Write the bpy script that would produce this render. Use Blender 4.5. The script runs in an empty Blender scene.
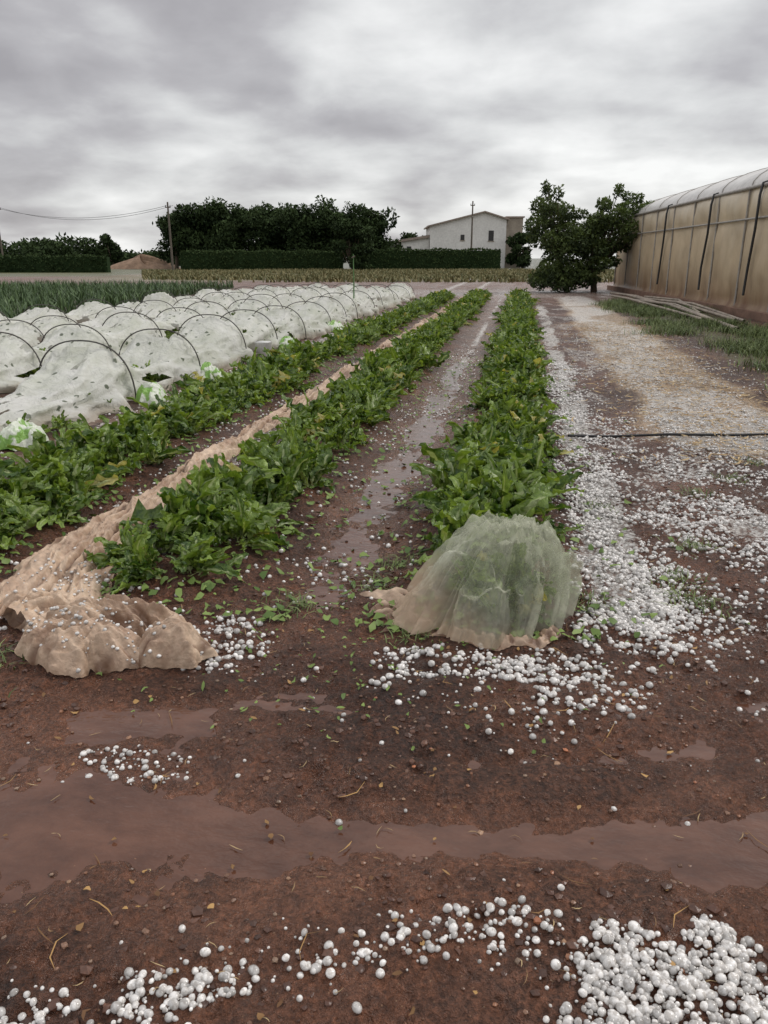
import bpy, bmesh, math, random
import numpy as np
from mathutils import Vector, Matrix
rng=np.random.default_rng(7); random.seed(7)
sc=bpy.context.scene
sc.view_settings.view_transform='Standard'; sc.view_settings.look='None'; sc.view_settings.exposure=0
C9,S9=math.cos(math.radians(9.9)),math.sin(math.radians(9.9))
def W(f,r,z=0.0): return (C9*r-S9*f, C9*f+S9*r, z)
# ---------------- noise
T=rng.random((256,256))*2-1
def vn(x,y,s=0):
    x=np.asarray(x,float)+s*17.31; y=np.asarray(y,float)+s*9.17
    xi=np.floor(x).astype(int); yi=np.floor(y).astype(int); xf=x-xi; yf=y-yi
    u=xf*xf*(3-2*xf); v=yf*yf*(3-2*yf)
    a=T[xi&255,yi&255]; b=T[(xi+1)&255,yi&255]; c=T[xi&255,(yi+1)&255]; d=T[(xi+1)&255,(yi+1)&255]
    return (a*(1-u)+b*u)*(1-v)+(c*(1-u)+d*u)*v
def fbm(x,y,o=4,s=0):
    t=0;a=.5
    for i in range(o): t=t+a*vn(x,y,s+i*3); x=x*2.03+y*.13; y=y*2.03-x*.06; a*=.5
    return t
def ss(a,b,x):
    t=np.clip((np.asarray(x,float)-a)/(b-a),0,1); return t*t*(3-2*t)
def gs(x,c,w,p=2): return np.exp(-np.abs((x-c)/w)**p)
# ---------------- mesh helpers
def mesh_np(name,V,F,mat=None,smooth=True,attrs=None,parent=None):
    V=np.ascontiguousarray(V,dtype=np.float32); F=np.ascontiguousarray(F,dtype=np.int32)
    me=bpy.data.meshes.new(name); k=F.shape[1]
    me.vertices.add(len(V)); me.vertices.foreach_set('co',V.ravel())
    me.loops.add(F.size); me.loops.foreach_set('vertex_index',F.ravel())
    me.polygons.add(len(F)); me.polygons.foreach_set('loop_start',np.arange(0,F.size,k,dtype=np.int32))
    me.update(calc_edges=True)
    me.polygons.foreach_set('use_smooth',np.full(len(F),smooth,dtype=bool))
    if attrs:
        for n,a in attrs.items():
            a=np.asarray(a,dtype=np.float32)
            if a.ndim==1:
                at=me.attributes.new(n,'FLOAT','POINT'); at.data.foreach_set('value',a)
            else:
                if a.shape[1]==3: a=np.hstack([a,np.ones((len(a),1),np.float32)])
                at=me.attributes.new(n,'FLOAT_COLOR','POINT'); at.data.foreach_set('color',np.ascontiguousarray(a).ravel())
    if mat: me.materials.append(mat)
    ob=bpy.data.objects.new(name,me); sc.collection.objects.link(ob)
    if parent: ob.parent=parent
    return ob
def empty(name,loc=(0,0,0),rot=0):
    e=bpy.data.objects.new(name,None); sc.collection.objects.link(e); e.location=loc; e.rotation_euler=(0,0,rot); e.empty_display_size=.2
    return e
def gridF(n,m,wrap=False):
    i=np.arange(n-1)[:,None]; 
    if wrap: j=np.arange(m)[None,:]; j2=(j+1)%m
    else: j=np.arange(m-1)[None,:]; j2=j+1
    return np.stack([i*m+j,i*m+j2,(i+1)*m+j2,(i+1)*m+j],-1).reshape(-1,4)
def box(x0,x1,y0,y1,z0,z1):
    V=np.array([(x,y,z) for z in(z0,z1) for (x,y) in((x0,y0),(x1,y0),(x1,y1),(x0,y1))],float)
    F=np.array([(3,2,1,0),(4,5,6,7),(0,1,5,4),(1,2,6,5),(2,3,7,6),(3,0,4,7)]); return V,F
def join(parts):
    Vs=[];Fs=[];o=0
    for V,F in parts: Vs.append(V);Fs.append(F+o);o+=len(V)
    return np.vstack(Vs),np.vstack(Fs)
def tube(pts,rad,n=8):
    pts=np.array(pts,float); rad=np.broadcast_to(rad,(len(pts),)); out=[]
    for i,p in enumerate(pts):
        d=pts[min(i+1,len(pts)-1)]-pts[max(i-1,0)]; d/=np.linalg.norm(d)+1e-9
        a=np.cross(d,(0,0,1) if abs(d[2])<.9 else (1,0,0)); a/=np.linalg.norm(a); b=np.cross(d,a)
        t=np.linspace(0,2*np.pi,n,endpoint=False)
        out.append(p+rad[i]*(np.cos(t)[:,None]*a+np.sin(t)[:,None]*b))
    return np.vstack(out),gridF(len(pts),n,True)
# ---------------- materials
def newmat(name):
    m=bpy.data.materials.new(name); m.use_nodes=True; nt=m.node_tree; nt.nodes.clear()
    return m,nt,nt.nodes,nt.links
def N(nt,t,**k):
    n=nt.nodes.new(t)
    for a,b in k.items(): setattr(n,a,b)
    return n
def mixc(nt,fac,a,b,mode='MIX'):
    n=nt.nodes.new('ShaderNodeMix'); n.data_type='RGBA'; n.blend_type=mode
    for idx,v in((0,fac),(6,a),(7,b)):
        if hasattr(v,'links'): nt.links.new(v,n.inputs[idx])
        elif idx==0: n.inputs[0].default_value=v
        else: n.inputs[idx].default_value=(*v,1) if len(v)==3 else v
    return n.outputs[2]
def ramp(nt,fac,stops):
    n=nt.nodes.new('ShaderNodeValToRGB'); e=n.color_ramp.elements
    while len(e)<len(stops): e.new(.5)
    for k,(p,c) in enumerate(stops):
        e[k].position=p; e[k].color=(*c,1) if not isinstance(c,(int,float)) else (c,c,c,1)
    nt.links.new(fac,n.inputs[0]); return n.outputs[0]
def math_(nt,op,a,b=None,c=None,clamp=False):
    n=nt.nodes.new('ShaderNodeMath'); n.operation=op; n.use_clamp=clamp
    for i,v in enumerate((a,b,c)):
        if v is None: continue
        if hasattr(v,'links'): nt.links.new(v,n.inputs[i])
        else: n.inputs[i].default_value=v
    return n.outputs[0]
def noise(nt,vec,scale,detail=4,rough=.55,dist=0):
    n=N(nt,'ShaderNodeTexNoise'); n.inputs['Scale'].default_value=scale; n.inputs['Detail'].default_value=detail
    n.inputs['Roughness'].default_value=rough; n.inputs['Distortion'].default_value=dist
    if vec is not None: nt.links.new(vec,n.inputs['Vector'])
    return n.outputs['Fac']
def objco(nt):
    return N(nt,'ShaderNodeTexCoord').outputs['Object']
def bump(nt,h,strength,dist,prev=None):
    b=N(nt,'ShaderNodeBump'); b.inputs['Strength'].default_value=strength; b.inputs['Distance'].default_value=dist
    nt.links.new(h,b.inputs['Height'])
    if prev: nt.links.new(prev,b.inputs['Normal'])
    return b.outputs[0]
def finish(nt,sh):
    o=N(nt,'ShaderNodeOutputMaterial'); nt.links.new(sh,o.inputs['Surface'])
def princ(nt,col,rough=.6,nrm=None,spec=.5):
    p=N(nt,'ShaderNodeBsdfPrincipled')
    for key,v in(('Base Color',col),('Roughness',rough),('Specular IOR Level',spec)):
        if hasattr(v,'links'): nt.links.new(v,p.inputs[key])
        else: p.inputs[key].default_value=(*v,1) if key=='Base Color' else v
    if nrm: nt.links.new(nrm,p.inputs['Normal'])
    return p
def simple(name,col,rough=.6,var=.25,scale=8,bs=.3,bd=.01,spec=.4):
    m,nt,_,L=newmat(name); v=objco(nt)
    n=noise(nt,v,scale,3,.6); n2=noise(nt,v,scale*6,2,.6)
    lo=tuple(c*(1-var) for c in col); hi=tuple(min(1,c*(1+var)) for c in col)
    c=mixc(nt,ramp(nt,n,[(.3,0.),(.7,1.)]),lo,hi)
    c=mixc(nt,.25,c,ramp(nt,n2,[(.3,.3),(.7,1.)]),'MULTIPLY')
    finish(nt,princ(nt,c,rough,bump(nt,n2,bs,bd),spec).outputs[0]); return m
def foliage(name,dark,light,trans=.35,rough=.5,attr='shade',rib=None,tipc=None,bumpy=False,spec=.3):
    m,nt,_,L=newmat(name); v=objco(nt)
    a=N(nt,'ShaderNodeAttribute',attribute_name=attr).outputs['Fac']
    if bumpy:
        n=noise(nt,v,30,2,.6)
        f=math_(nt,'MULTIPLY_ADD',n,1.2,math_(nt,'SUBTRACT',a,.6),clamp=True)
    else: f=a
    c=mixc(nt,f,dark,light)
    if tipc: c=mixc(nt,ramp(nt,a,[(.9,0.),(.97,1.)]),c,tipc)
    if rib:
        ra=N(nt,'ShaderNodeAttribute',attribute_name='rib').outputs['Fac']
        c=mixc(nt,ramp(nt,ra,[(.6,0.),(.9,.75)]),c,rib)
    nr=bump(nt,noise(nt,v,70,1,.6),.8,.008) if bumpy else None
    p=princ(nt,c,rough,nr,spec)
    if trans>0:
        t=N(nt,'ShaderNodeBsdfTranslucent'); L.new(mixc(nt,1.,c,(1.2,1.2,.4),'MULTIPLY'),t.inputs[0])
        mx=N(nt,'ShaderNodeMixShader'); mx.inputs[0].default_value=trans
        L.new(p.outputs[0],mx.inputs[1]); L.new(t.outputs[0],mx.inputs[2]); finish(nt,mx.outputs[0])
    else: finish(nt,p.outputs[0])
    return m
# ---------------- terrain height
def FR(x,y): return C9*y-S9*x, C9*x+S9*y
def stream(x,y):
    f,r=FR(x,y)
    fc=1.755+.04*vn(r*1.6,r*0,5)+.03*vn(r*6,r*0,6); w=.175+.10*ss(-.1,-1.1,r)+.06*vn(r*3,r*0+3,7)
    return np.exp(-np.abs((f-fc)/w)**2.2)
DIPS=[(-.62,2.32,.24,.07,.030),(.62,2.28,.26,.06,.032),(.95,2.62,.2,.08,.03),(-1.25,2.12,.35,.10,.028),(.05,1.62+.5,.3,.05,.026),(-.45,2.58,.15,.06,.028),(1.3,2.35,.25,.06,.03)]
def H(x,y):
    x=np.asarray(x,float); y=np.asarray(y,float)
    f,r=FR(x,y)
    near=ss(2.9,3.5,y+.15*vn(x*3,y*3,2))*(1-ss(32,36,y)); fade=1/(1+(np.maximum(y,0)/14)**2)
    z=.055*near*(gs(x,-.12,.40,4)+gs(x,-1.6,.40,4)+gs(x,-2.95,.40,4))
    z-=.034*near*gs(x+.05*vn(y*1.5,y*0,3),-.86,.20); z-=.02*near*gs(x,-3.75,.35); z-=.012*near*gs(x,1.0,.2)
    st=stream(x,y); z-=.047*st
    mud=gs(f,2.25,.30)*ss(-.2,-1.0,r); z-=.026*mud
    for (a,b,c,d,e) in DIPS: z-=e*np.exp(-((x-a)/c)**2-((y-b-.17*(x-a))/d)**2)
    A=1-.50*np.clip(st*1.2,0,1)-.3*mud*(1-st)
    z+= .022*fbm(x*1.7,y*1.7,3,1)*(1-.5*st)
    rg=1-np.abs(fbm(x*7,y*7,3,11))*2.2
    z+=fade*A*(.024*fbm(x*6,y*6,3,4)+.022*fbm(x*19,y*19,3,8)+.010*(rg-.6))
    cl=np.maximum(vn(x*30,y*30,9),0)+.7*np.maximum(vn(x*55,y*55,12),0)
    z+=.013*fade*A*cl*ss(-.4,.25,fbm(x*2.5,y*2.5,2,66))
    z-=.016*np.exp(-((f-2.5-.25*vn(r*1.3,0*r,21))/.05)**2)*ss(.9,.2,np.abs(r+.3))
    return z
# ---------------- ground sheet
def axis(lo,hi,st,g,L0,L1,gneg=None):
    c=list(np.arange(lo,hi,st)); s=st; 
    while c[-1]<L1: s*=g; c.append(c[-1]+s)
    s=st
    while c[0]>L0: s*=(gneg or g); c.insert(0,c[0]-s)
    return np.array(c)
xs=axis(-2.1,1.5,.0115,1.036,-1500,1500); ys=axis(.75,3.5,.0105,1.024,-200,2500,1.3)
Y,X=np.meshgrid(ys,xs,indexing='ij'); X=X.ravel(); Y=Y.ravel(); Z=H(X,Y)
f,r=FR(X,Y)
def col(c): return np.array(c)[None,:]
def lerp(a,b,t): return a*(1-t[:,None])+b*t[:,None]
n1=fbm(X*1.2,Y*1.2,4,31); n2=fbm(X*.25,Y*.25,3,33)
st=stream(X,Y)
base=lerp(col((.076,.033,.020)),col((.155,.074,.047)),ss(-.4,.4,n1))
mudm=np.clip(st*.95+gs(f,2.25,.4)*ss(.2,-1.0,r)*.8,0,1)
base=lerp(base,col((.150,.068,.041)),mudm)
base=lerp(base,col((.18,.10,.068)),gs(X,-.86,.3)*ss(3,4,Y)*.8)
straw=ss(.35,.75,gs(X,1.95,.75,4)*ss(5.6,7.5,Y+.5*n1)*(1-ss(32,40,Y))+.5*n1+.05)
base=lerp(base,col((.50,.39,.27)),straw*.8)
grn=ss(.35,.8,gs(X,4.3,1.1,4)*ss(5,8,Y)*(1-ss(30,45,Y))+.5*n1)
base=lerp(base,col((.10,.12,.045)),grn*.6)
mid=ss(26,34,Y); base=lerp(base,col((.17,.10,.075)),mid)
leek=ss(-11.2,-12.6,X+.12*(Y-15))*ss(10,12,Y)*(1-ss(40,43,f)); base=lerp(base,col((.07,.09,.045)),leek*.85)
yel=ss(52,58,f+3*n2)*ss(-26,-18,r+(f-50)*.1)*(1-ss(150,170,f)); base=lerp(base,lerp(col((.19,.155,.08)),col((.13,.135,.06)),ss(-.3,.3,fbm(f*.2,r*.05,3,55))),yel)
lg=ss(66,70,f)*ss(-22,-26,r); base=lerp(base,col((.09,.12,.04)),lg*.8)
base=lerp(base,col((.08,.09,.05)),ss(108,125,f))
base=base*(1+.35*fbm(X*3,Y*3,3,40))[:,None]
brk=fbm(X*2.2,Y*1.4,3,91)
ice=.95*gs(X+.10*n1,.56,.17,4)*ss(2.9,3.3,Y)*(1-ss(24,30,Y))*(1-.5*ss(0,.35,brk))
ice=np.maximum(ice,.92*gs(X,1.95,.75,4)*ss(5.2,7.2,Y)*(1-ss(30,40,Y))*(1-.55*ss(-.1,.3,fbm(X*1.7,Y*.8,3,93))))
ice=np.maximum(ice,.70*gs(X,-.85,.10)*ss(8,12,Y)*(1-ss(33,36,Y))*(1-.9*ss(-.1,.15,brk)))
ice=np.maximum(ice,.8*np.exp(-((X-1.42)/.35)**2-((Y-4.6)/.35)**2))
ice=np.maximum(ice,.6*gs(X,-3.75,.35)*ss(5,7,Y))
ice=np.maximum(ice,.6*gs(X,-2.25,.3)*ss(3.2,4,Y))
ice=np.maximum(ice,.5*gs(Y,36,6,4)*gs(X,-1.5,7,4))
ice=np.maximum(ice,.54*gs(X,1.2,.7,4)*ss(3.6,4.6,Y)*ss(-.2,.2,brk))
wet=np.clip(st+.8*ss(-.15,.3,fbm(X*2,Y*2,3,60))+mudm*.6+.6*gs(X,-.86,.3)*ss(3,4,Y)+.8*ss(-.005,-.03,Z)*(Y<14),0,1)
m,nt,_,L=newmat('wet_soil'); v=objco(nt)
bc=N(nt,'ShaderNodeAttribute',attribute_name='base').outputs['Color']
ic=N(nt,'ShaderNodeAttribute',attribute_name='ice').outputs['Fac']
wt=N(nt,'ShaderNodeAttribute',attribute_name='wet').outputs['Fac']
nA=noise(nt,v,9,3,.65); nB=noise(nt,v,55,4,.75)
c=mixc(nt,.9,bc,ramp(nt,nA,[(.25,(.50,.47,.45)),(.75,(1.4,1.35,1.3))]),'MULTIPLY')
c=mixc(nt,math_(nt,'SUBTRACT',.95,math_(nt,'MULTIPLY',wt,.35)),c,ramp(nt,nB,[(.36,(.30,.28,.26)),(.5,(.95,.93,.9)),(.66,(1.9,1.8,1.7))]),'MULTIPLY')
vo=N(nt,'ShaderNodeTexVoronoi'); vo.inputs['Scale'].default_value=75; L.new(v,vo.inputs['Vector'])
grit=ramp(nt,vo.outputs['Distance'],[(.10,1.),(.2,0.)])
sepc=N(nt,'ShaderNodeSeparateColor'); L.new(vo.outputs['Color'],sepc.inputs[0])
gm=math_(nt,'MULTIPLY',grit,ramp(nt,sepc.outputs[0],[(.84,0.),(.88,1.)]))
c=mixc(nt,gm,c,(.30,.18,.11))
vi=N(nt,'ShaderNodeTexVoronoi'); vi.inputs['Scale'].default_value=38; L.new(v,vi.inputs['Vector'])
sepi=N(nt,'ShaderNodeSeparateColor'); L.new(vi.outputs['Color'],sepi.inputs[0])
cell=math_(nt,'MULTIPLY_ADD',sepi.outputs[1],.35,math_(nt,'MULTIPLY',nA,.9))
im=ramp(nt,math_(nt,'ADD',ic,math_(nt,'SUBTRACT',cell,.62)),[(.52,0.),(.60,1.)])
im=math_(nt,'MULTIPLY',im,ramp(nt,vi.outputs['Distance'],[(.45,1.),(.7,.3)]))
im=math_(nt,'MULTIPLY',im,ramp(nt,ic,[(.1,0.),(.3,1.)]))
icol=mixc(nt,sepi.outputs[0],(.54,.50,.45),(.90,.88,.84))
c=mixc(nt,im,c,icol)
rg=math_(nt,'SUBTRACT',ramp(nt,nA,[(.35,.58),(.65,.38)]),math_(nt,'MULTIPLY',wt,.27))
h=math_(nt,'MULTIPLY',nB,math_(nt,'SUBTRACT',1.,math_(nt,'MULTIPLY',wt,.55)))
finish(nt,princ(nt,c,rg,bump(nt,h,1.,.06),.5).outputs[0])
mesh_np('ground',np.stack([X,Y,Z],1),gridF(len(ys),len(xs))[:,::1],m,True,{'base':np.clip(base,0,1),'ice':ice,'wet':wet})
# ---------------- water
m,nt,_,L=newmat('muddy_water'); v=objco(nt)
mp=N(nt,'ShaderNodeMapping'); mp.inputs['Rotation'].default_value=(0,0,math.radians(-9)); mp.inputs['Scale'].default_value=(1,1.7,1); L.new(v,mp.inputs[0])
n=noise(nt,mp.outputs[0],4,5,.65,.3)
c=mixc(nt,ramp(nt,n,[(.35,0.),(.65,1.)]),(.068,.028,.016),(.125,.056,.034))
rp=noise(nt,mp.outputs[0],11,3,.6)
finish(nt,princ(nt,c,.03,bump(nt,rp,.5,.010),.45).outputs[0])
def waterpatch(name,x0,x1,y0,y1,z,rot=False):
    if rot: P=np.array([W(y0,x0,z),W(y0,x1,z),W(y1,x1,z),W(y1,x0,z)])
    else: P=np.array([(x0,y0,z),(x1,y0,z),(x1,y1,z),(x0,y1,z)])
    return mesh_np(name,P,np.array([[0,1,2,3]]),m)
WL=-.0325
waterpatch('water_stream',-4,4,1.36,2.75,WL,True)
waterpatch('puddle_water',-1.2,-.5,3.0,12,-.0235)
waterpatch('puddle_water',-4.15,-3.40,4.3,8,-.014)
# ---------------- chard
def chard_mesh(seed,nl,battered=.3,scale=1.):
    R=np.random.default_rng(seed); Vs=[];Fs=[];ribs=[];sh=[];o=0
    tt=np.array([0,.14,.26,.35,.44,.53,.62,.71,.8,.88,.95,1.]); S=np.array([-1,-.7,-.35,-.06,.06,.35,.7,1.]); nt_=len(tt)
    for k in range(nl):
        az=R.uniform(0,2*np.pi); bat=R.random()<battered
        Ln=R.uniform(.15,.36)*scale; e0=math.radians(R.uniform(50,89) if not bat else R.uniform(5,45)); droop=R.uniform(.2,1.8) if not bat else R.uniform(.2,1.3)
        Wd=R.uniform(.024,.066)*scale*(Ln/.3)**.5
        el=e0-droop*tt**R.uniform(1.6,3.4); dt=np.diff(tt,prepend=0)*Ln
        az2=az+R.uniform(-.9,.9)*tt
        bx,by=R.normal(0,.05,2)
        px=bx+np.cumsum(np.cos(el)*np.cos(az2)*dt); py=by+np.cumsum(np.cos(el)*np.sin(az2)*dt); pz=np.cumsum(np.sin(el)*dt)
        P=np.stack([px,py,pz],1)
        D=np.stack([np.cos(el)*np.cos(az2),np.cos(el)*np.sin(az2),np.sin(el)],1)
        side=np.stack([-np.sin(az2),np.cos(az2),0*az2],1); nrm=np.cross(D,side)
        roll=R.normal(0,.5)+R.uniform(-1.2,1.2)*tt; sd=side*np.cos(roll)[:,None]+nrm*np.sin(roll)[:,None]; nm=np.cross(D,sd)
        q=np.clip((tt-.2)/.8,0,1); w=np.maximum(.006*scale*(1-.5*tt),Wd*np.sin(np.pi*q**.85)**.6)
        w[-1]=.014; w[-2]=max(w[-2],Wd*.5)
        rag=np.where(np.abs(S)[None]>.6,R.uniform(.38,1.18,(nt_,8)),1.)
        cup=R.uniform(.1,.9); ph=R.uniform(0,6); fr=R.uniform(18,34)
        V=P[:,None,:]+sd[:,None,:]*(S[None,:,None]*w[:,None,None]*rag[:,:,None])
        ruf=cup*np.abs(S)[None,:]*w[:,None]*.8+(np.abs(S)**1.3)[None,:]*np.sin(tt[:,None]*fr+ph+S[None]*1.5)*w[:,None]*.6*np.where(S>0,1,-.8)[None,:]
        ruf=ruf+R.normal(0,.22,ruf.shape)*w[:,None]
        V=V+nm[:,None,:]*ruf[:,:,None]
        V=V.reshape(-1,3); V[:,2]=np.maximum(V[:,2],.006+.012*R.random(len(V)))
        Vs.append(V);Fs.append(gridF(nt_,8)+o);o+=len(V)
        rb=np.tile(np.array([0,0,.1,1,1,.1,0,0]),(nt_,1)); rb[:3]=1; rb[-3:]*=.4; ribs.append(rb.ravel())
        s=R.uniform(.05,.88)
        if R.random()<.04: s=1.
        sv=np.full((nt_,8),s)
        if s<.9: sv=np.clip(sv+R.normal(0,.08,(nt_,1)),0,.88)
        sh.append(sv.ravel())
    return np.vstack(Vs),np.vstack(Fs),np.concatenate(ribs),np.concatenate(sh)
Mch=foliage('chard_leaf',(.042,.095,.014),(.30,.42,.09),.3,.36,rib=(.46,.53,.27),tipc=(.50,.46,.16),bumpy=True,spec=.5)
pm=[]
for i in range(12):
    V,F,rb,s=chard_mesh(100+i,26 if i<6 else 24,.2 if i<6 else .7,1.0 if i<6 else .95)
    ob=mesh_np('chard_plant_mesh',V,F,Mch,True,{'rib':rb,'shade':s}); pm.append(ob.data); bpy.data.objects.remove(ob)
def row(xc,y0,y1,lines,batt,name='chard_row'):
    e=empty(name,(xc,y0,0)); yy=y0; 
    while yy<y1:
        for lx in lines:
            x=xc+lx+random.gauss(0,.055); y=max(yy+random.gauss(0,.06),y0)
            big=float(vn(x*1.5+lx*9,y*1.1,44))
            if random.random()<.09+(.4 if big<-.35 else 0): continue
            ob=bpy.data.objects.new('chard_plant',random.choice(pm[6:]) if random.random()<batt+.3*big else random.choice(pm[:6])); sc.collection.objects.link(ob); ob.parent=e
            ob.location=(x-xc,y-y0,float(H(x,y))-.01); s=random.uniform(.62,1.12)*(1+.34*big)
            ob.scale=(s,s,s*random.uniform(.75,1.12)); ob.rotation_euler=(random.gauss(0,.25),random.gauss(0,.25),random.uniform(0,6.28))
        yy+=.17 if yy<12 else .24
    return e
row(-.12,3.4,33,(-.17,.02,.19),.7); row(-1.6,3.2,33,(-.16,.0,.16),.3); row(-2.95,3.1,31,(-.18,0,.18),.4)
# ---------------- hail
def ico(sub):
    bm=bmesh.new(); bmesh.ops.create_icosphere(bm,subdivisions=sub,radius=1); V=np.array([v.co[:] for v in bm.verts]); F=np.array([[v.index for v in f.verts] for f in bm.faces]); bm.free(); return V,F
def blobs(name,P,R,sub,mat,cols,flat=.85,lump=.07,parent=None,smooth=True):
    V0,F0=ico(sub); n=len(P)
    th=rng.uniform(0,6.28,n); ct,sn=np.cos(th)[:,None],np.sin(th)[:,None]
    s=rng.uniform(.82,1.15,(n,3)); s[:,2]*=flat
    k=rng.normal(0,2.,(n,3)); ph=rng.uniform(0,6,n)
    rad=1+lump*np.sin(np.einsum('ij,kj->ki',V0,k)+ph[:,None])+lump*.7*np.sin(np.einsum('ij,kj->ki',V0,k[:,::-1]*2.3)+ph[:,None]*2)
    A=V0[None]*s[:,None,:]*rad[:,:,None]*R[:,None,None]
    x=A[:,:,0]*ct-A[:,:,1]*sn; y=A[:,:,0]*sn+A[:,:,1]*ct
    V=np.stack([x,y,A[:,:,2]],2)+P[:,None,:]
    F=(F0[None]+(np.arange(n)*len(V0))[:,None,None]).reshape(-1,3)
    ca=np.repeat(cols,len(V0),0)
    return mesh_np(name,V.reshape(-1,3),F,mat,smooth,{'tint':ca},parent)
m,nt,_,L=newmat('hail_ice'); v=objco(nt)
t=N(nt,'ShaderNodeAttribute',attribute_name='tint').outputs['Color']
n=noise(nt,v,95,2,.6)
c=mixc(nt,.8,t,ramp(nt,n,[(.38,(.55,.52,.49)),(.58,(1,1,1))]),'MULTIPLY')
finish(nt,princ(nt,c,.15,None,.5).outputs[0]); Mh=m
def icecol(n):
    g=.38+.48*rng.random((n,1))**.75; return g*np.array([[1,.975,.94]])
def hail(x,y,rmin,rmax,heap=0.,sub=2,name='hailstones',sink=.35,pw=1.8):
    n=len(x); R=rmin+(rmax-rmin)*rng.random(n)**pw
    z=H(x,y)+R*sink+heap
    return blobs(name,np.stack([x,y,z],1),R,sub,Mh,icecol(n),.86,.04)
def ell(n,cx,cy,rx,ry,rot=0,p=1.):
    th=rng.uniform(0,6.28,n); q=rng.random(n)**(.5*p); a=q*np.cos(th)*rx; b=q*np.sin(th)*ry
    return cx+a*math.cos(rot)-b*math.sin(rot), cy+a*math.sin(rot)+b*math.cos(rot)
x1,y1=ell(2700,.42,1.31,.36,.24,.1,1.0); hd=np.sqrt(((x1-.42)/.36)**2+((y1-1.31)/.24)**2)
k=(.7*fbm(x1*8,y1*8,2,70)+.92-.9*hd)>.3*rng.random(len(x1)); x1,y1,hd=x1[k],y1[k],hd[k]
hail(x1,y1,.0035,.0135,heap=rng.random(len(x1))*.018*np.clip(1-hd,0,1))
def near(lst,thr=-.1):
    xa=np.concatenate([a[0] for a in lst]); ya=np.concatenate([a[1] for a in lst])
    k=fbm(xa*4.5,ya*4.5,3,77)>thr+.35*rng.random(len(xa))-.2
    return xa[k],ya[k]
t_=rng.random(330)
sx=np.interp(t_,[0,.55,1],[-1.0,-.33,.17])+rng.normal(0,.06,330); sy=np.interp(t_,[0,.55,1],[1.04,1.30,1.50])+rng.normal(0,.038,330)
a=near([(sx,sy),ell(240,-.78,1.08,.27,.06,.4),ell(60,.1,1.42,.35,.1),ell(120,-1.13,1.90,.2,.09),ell(8,-1.25,1.95,.3,.2),
 ell(60,.1,2.36,.16,.28),ell(22,.0,2.0,.9,.5),ell(26,.85,2.3,.5,.5),ell(14,-.9,2.4,.3,.2)],-.22)
hail(*a,.003,.0125)
b=near([ell(440,-.05,2.70,.48,.14,.05),ell(180,.25,2.6,.3,.2),ell(120,.0,2.5,.5,.25),ell(1000,.50,3.2,.26,.45),ell(240,-1.15,2.70,.22,.25),ell(260,-1.8,2.9,.4,.3),ell(360,.95,2.95,.5,.45),ell(60,-2.2,2.8,.3,.2)],-.15)
hail(*b,.0045,.0155)
n=12500
yy=3.1+(rng.random(n)**1.2)*9; xx=.56+rng.normal(0,.13,n)+.12*vn(yy*1.2,yy*0,99)
o1=(xx,yy); o2=ell(3000,1.42,4.6,.6,.6,p=1.2); n=10500; o3=(1.95+rng.normal(0,.55,n),5.4+rng.random(n)*12)
n=6600; o4=(1.35+rng.normal(0,.6,n),2.9+rng.random(n)*5); n=1800; o5=(-2.25+rng.normal(0,.2,n),3.+rng.random(n)*10)
n=1800; o6=(-.85+rng.normal(0,.2,n),3.1+rng.random(n)*12); n=2600; o7=(-3.8+rng.normal(0,.28,n),4.5+rng.random(n)*12); n=1400; o8=(rng.uniform(-3,.5,n),3+rng.random(n)*6)
xx,yy=near([o1,o2,o3,o4,o5,o6,o7,o8],-.03); hail(xx,yy,.004,.0165,sub=1,sink=.25)
# ---------------- pebbles
def peb(n,x,y,rm,rM,name,pal,sub=1,lump=.16,sink=.25):
    R=rm+(rM-rm)*rng.random(n)**3; z=H(x,y)+R*sink
    pal=np.array(pal); c=pal[rng.integers(0,len(pal),n)]*rng.uniform(.7,1.2,(n,1))
    m,nt,_,L=newmat(name+'_mat'); t=N(nt,'ShaderNodeAttribute',attribute_name='tint').outputs['Color']
    v=objco(nt); q=noise(nt,v,90,2,.6); c2=mixc(nt,.6,t,ramp(nt,q,[(.3,.5),(.7,1.2)]),'MULTIPLY')
    finish(nt,princ(nt,c2,.35,bump(nt,q,.5,.004),.45).outputs[0])
    return blobs(name,np.stack([x,y,z],1),R,sub,m,c,.6,lump,smooth=lump<.15)
n=4200; d=rng.random(n)**.7
f_=1.1+2.6*d; r_=rng.uniform(-1,1,n)*(.35+f_*.62)
peb(n,C9*r_-S9*f_,C9*f_+S9*r_,.0015,.009,'pebbles',[(.15,.075,.045),(.2,.11,.07),(.10,.05,.03),(.24,.11,.06),(.24,.16,.11),(.11,.05,.033)])
n=40; f_=rng.uniform(1.25,2.9,n); r_=rng.uniform(-.9,1,n)
peb(n,C9*r_-S9*f_,C9*f_+S9*r_,.006,.017,'brick_fragments',[(.36,.14,.07),(.34,.20,.12),(.28,.15,.09)],1,.2)
n=8500; f_=rng.uniform(1.1,6,n); r_=rng.uniform(-1,1,n)*(.3+f_*.55); x_,y_=C9*r_-S9*f_,C9*f_+S9*r_
k=(stream(x_,y_)<.35)&(fbm(x_*2.5,y_*2.5,2,66)>-.15); x_,y_=x_[k],y_[k]
peb(len(x_),x_,y_,.003,.017,'soil_clods',[(.085,.036,.022),(.12,.055,.034),(.062,.026,.015)],1,.22,-.05)
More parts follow.
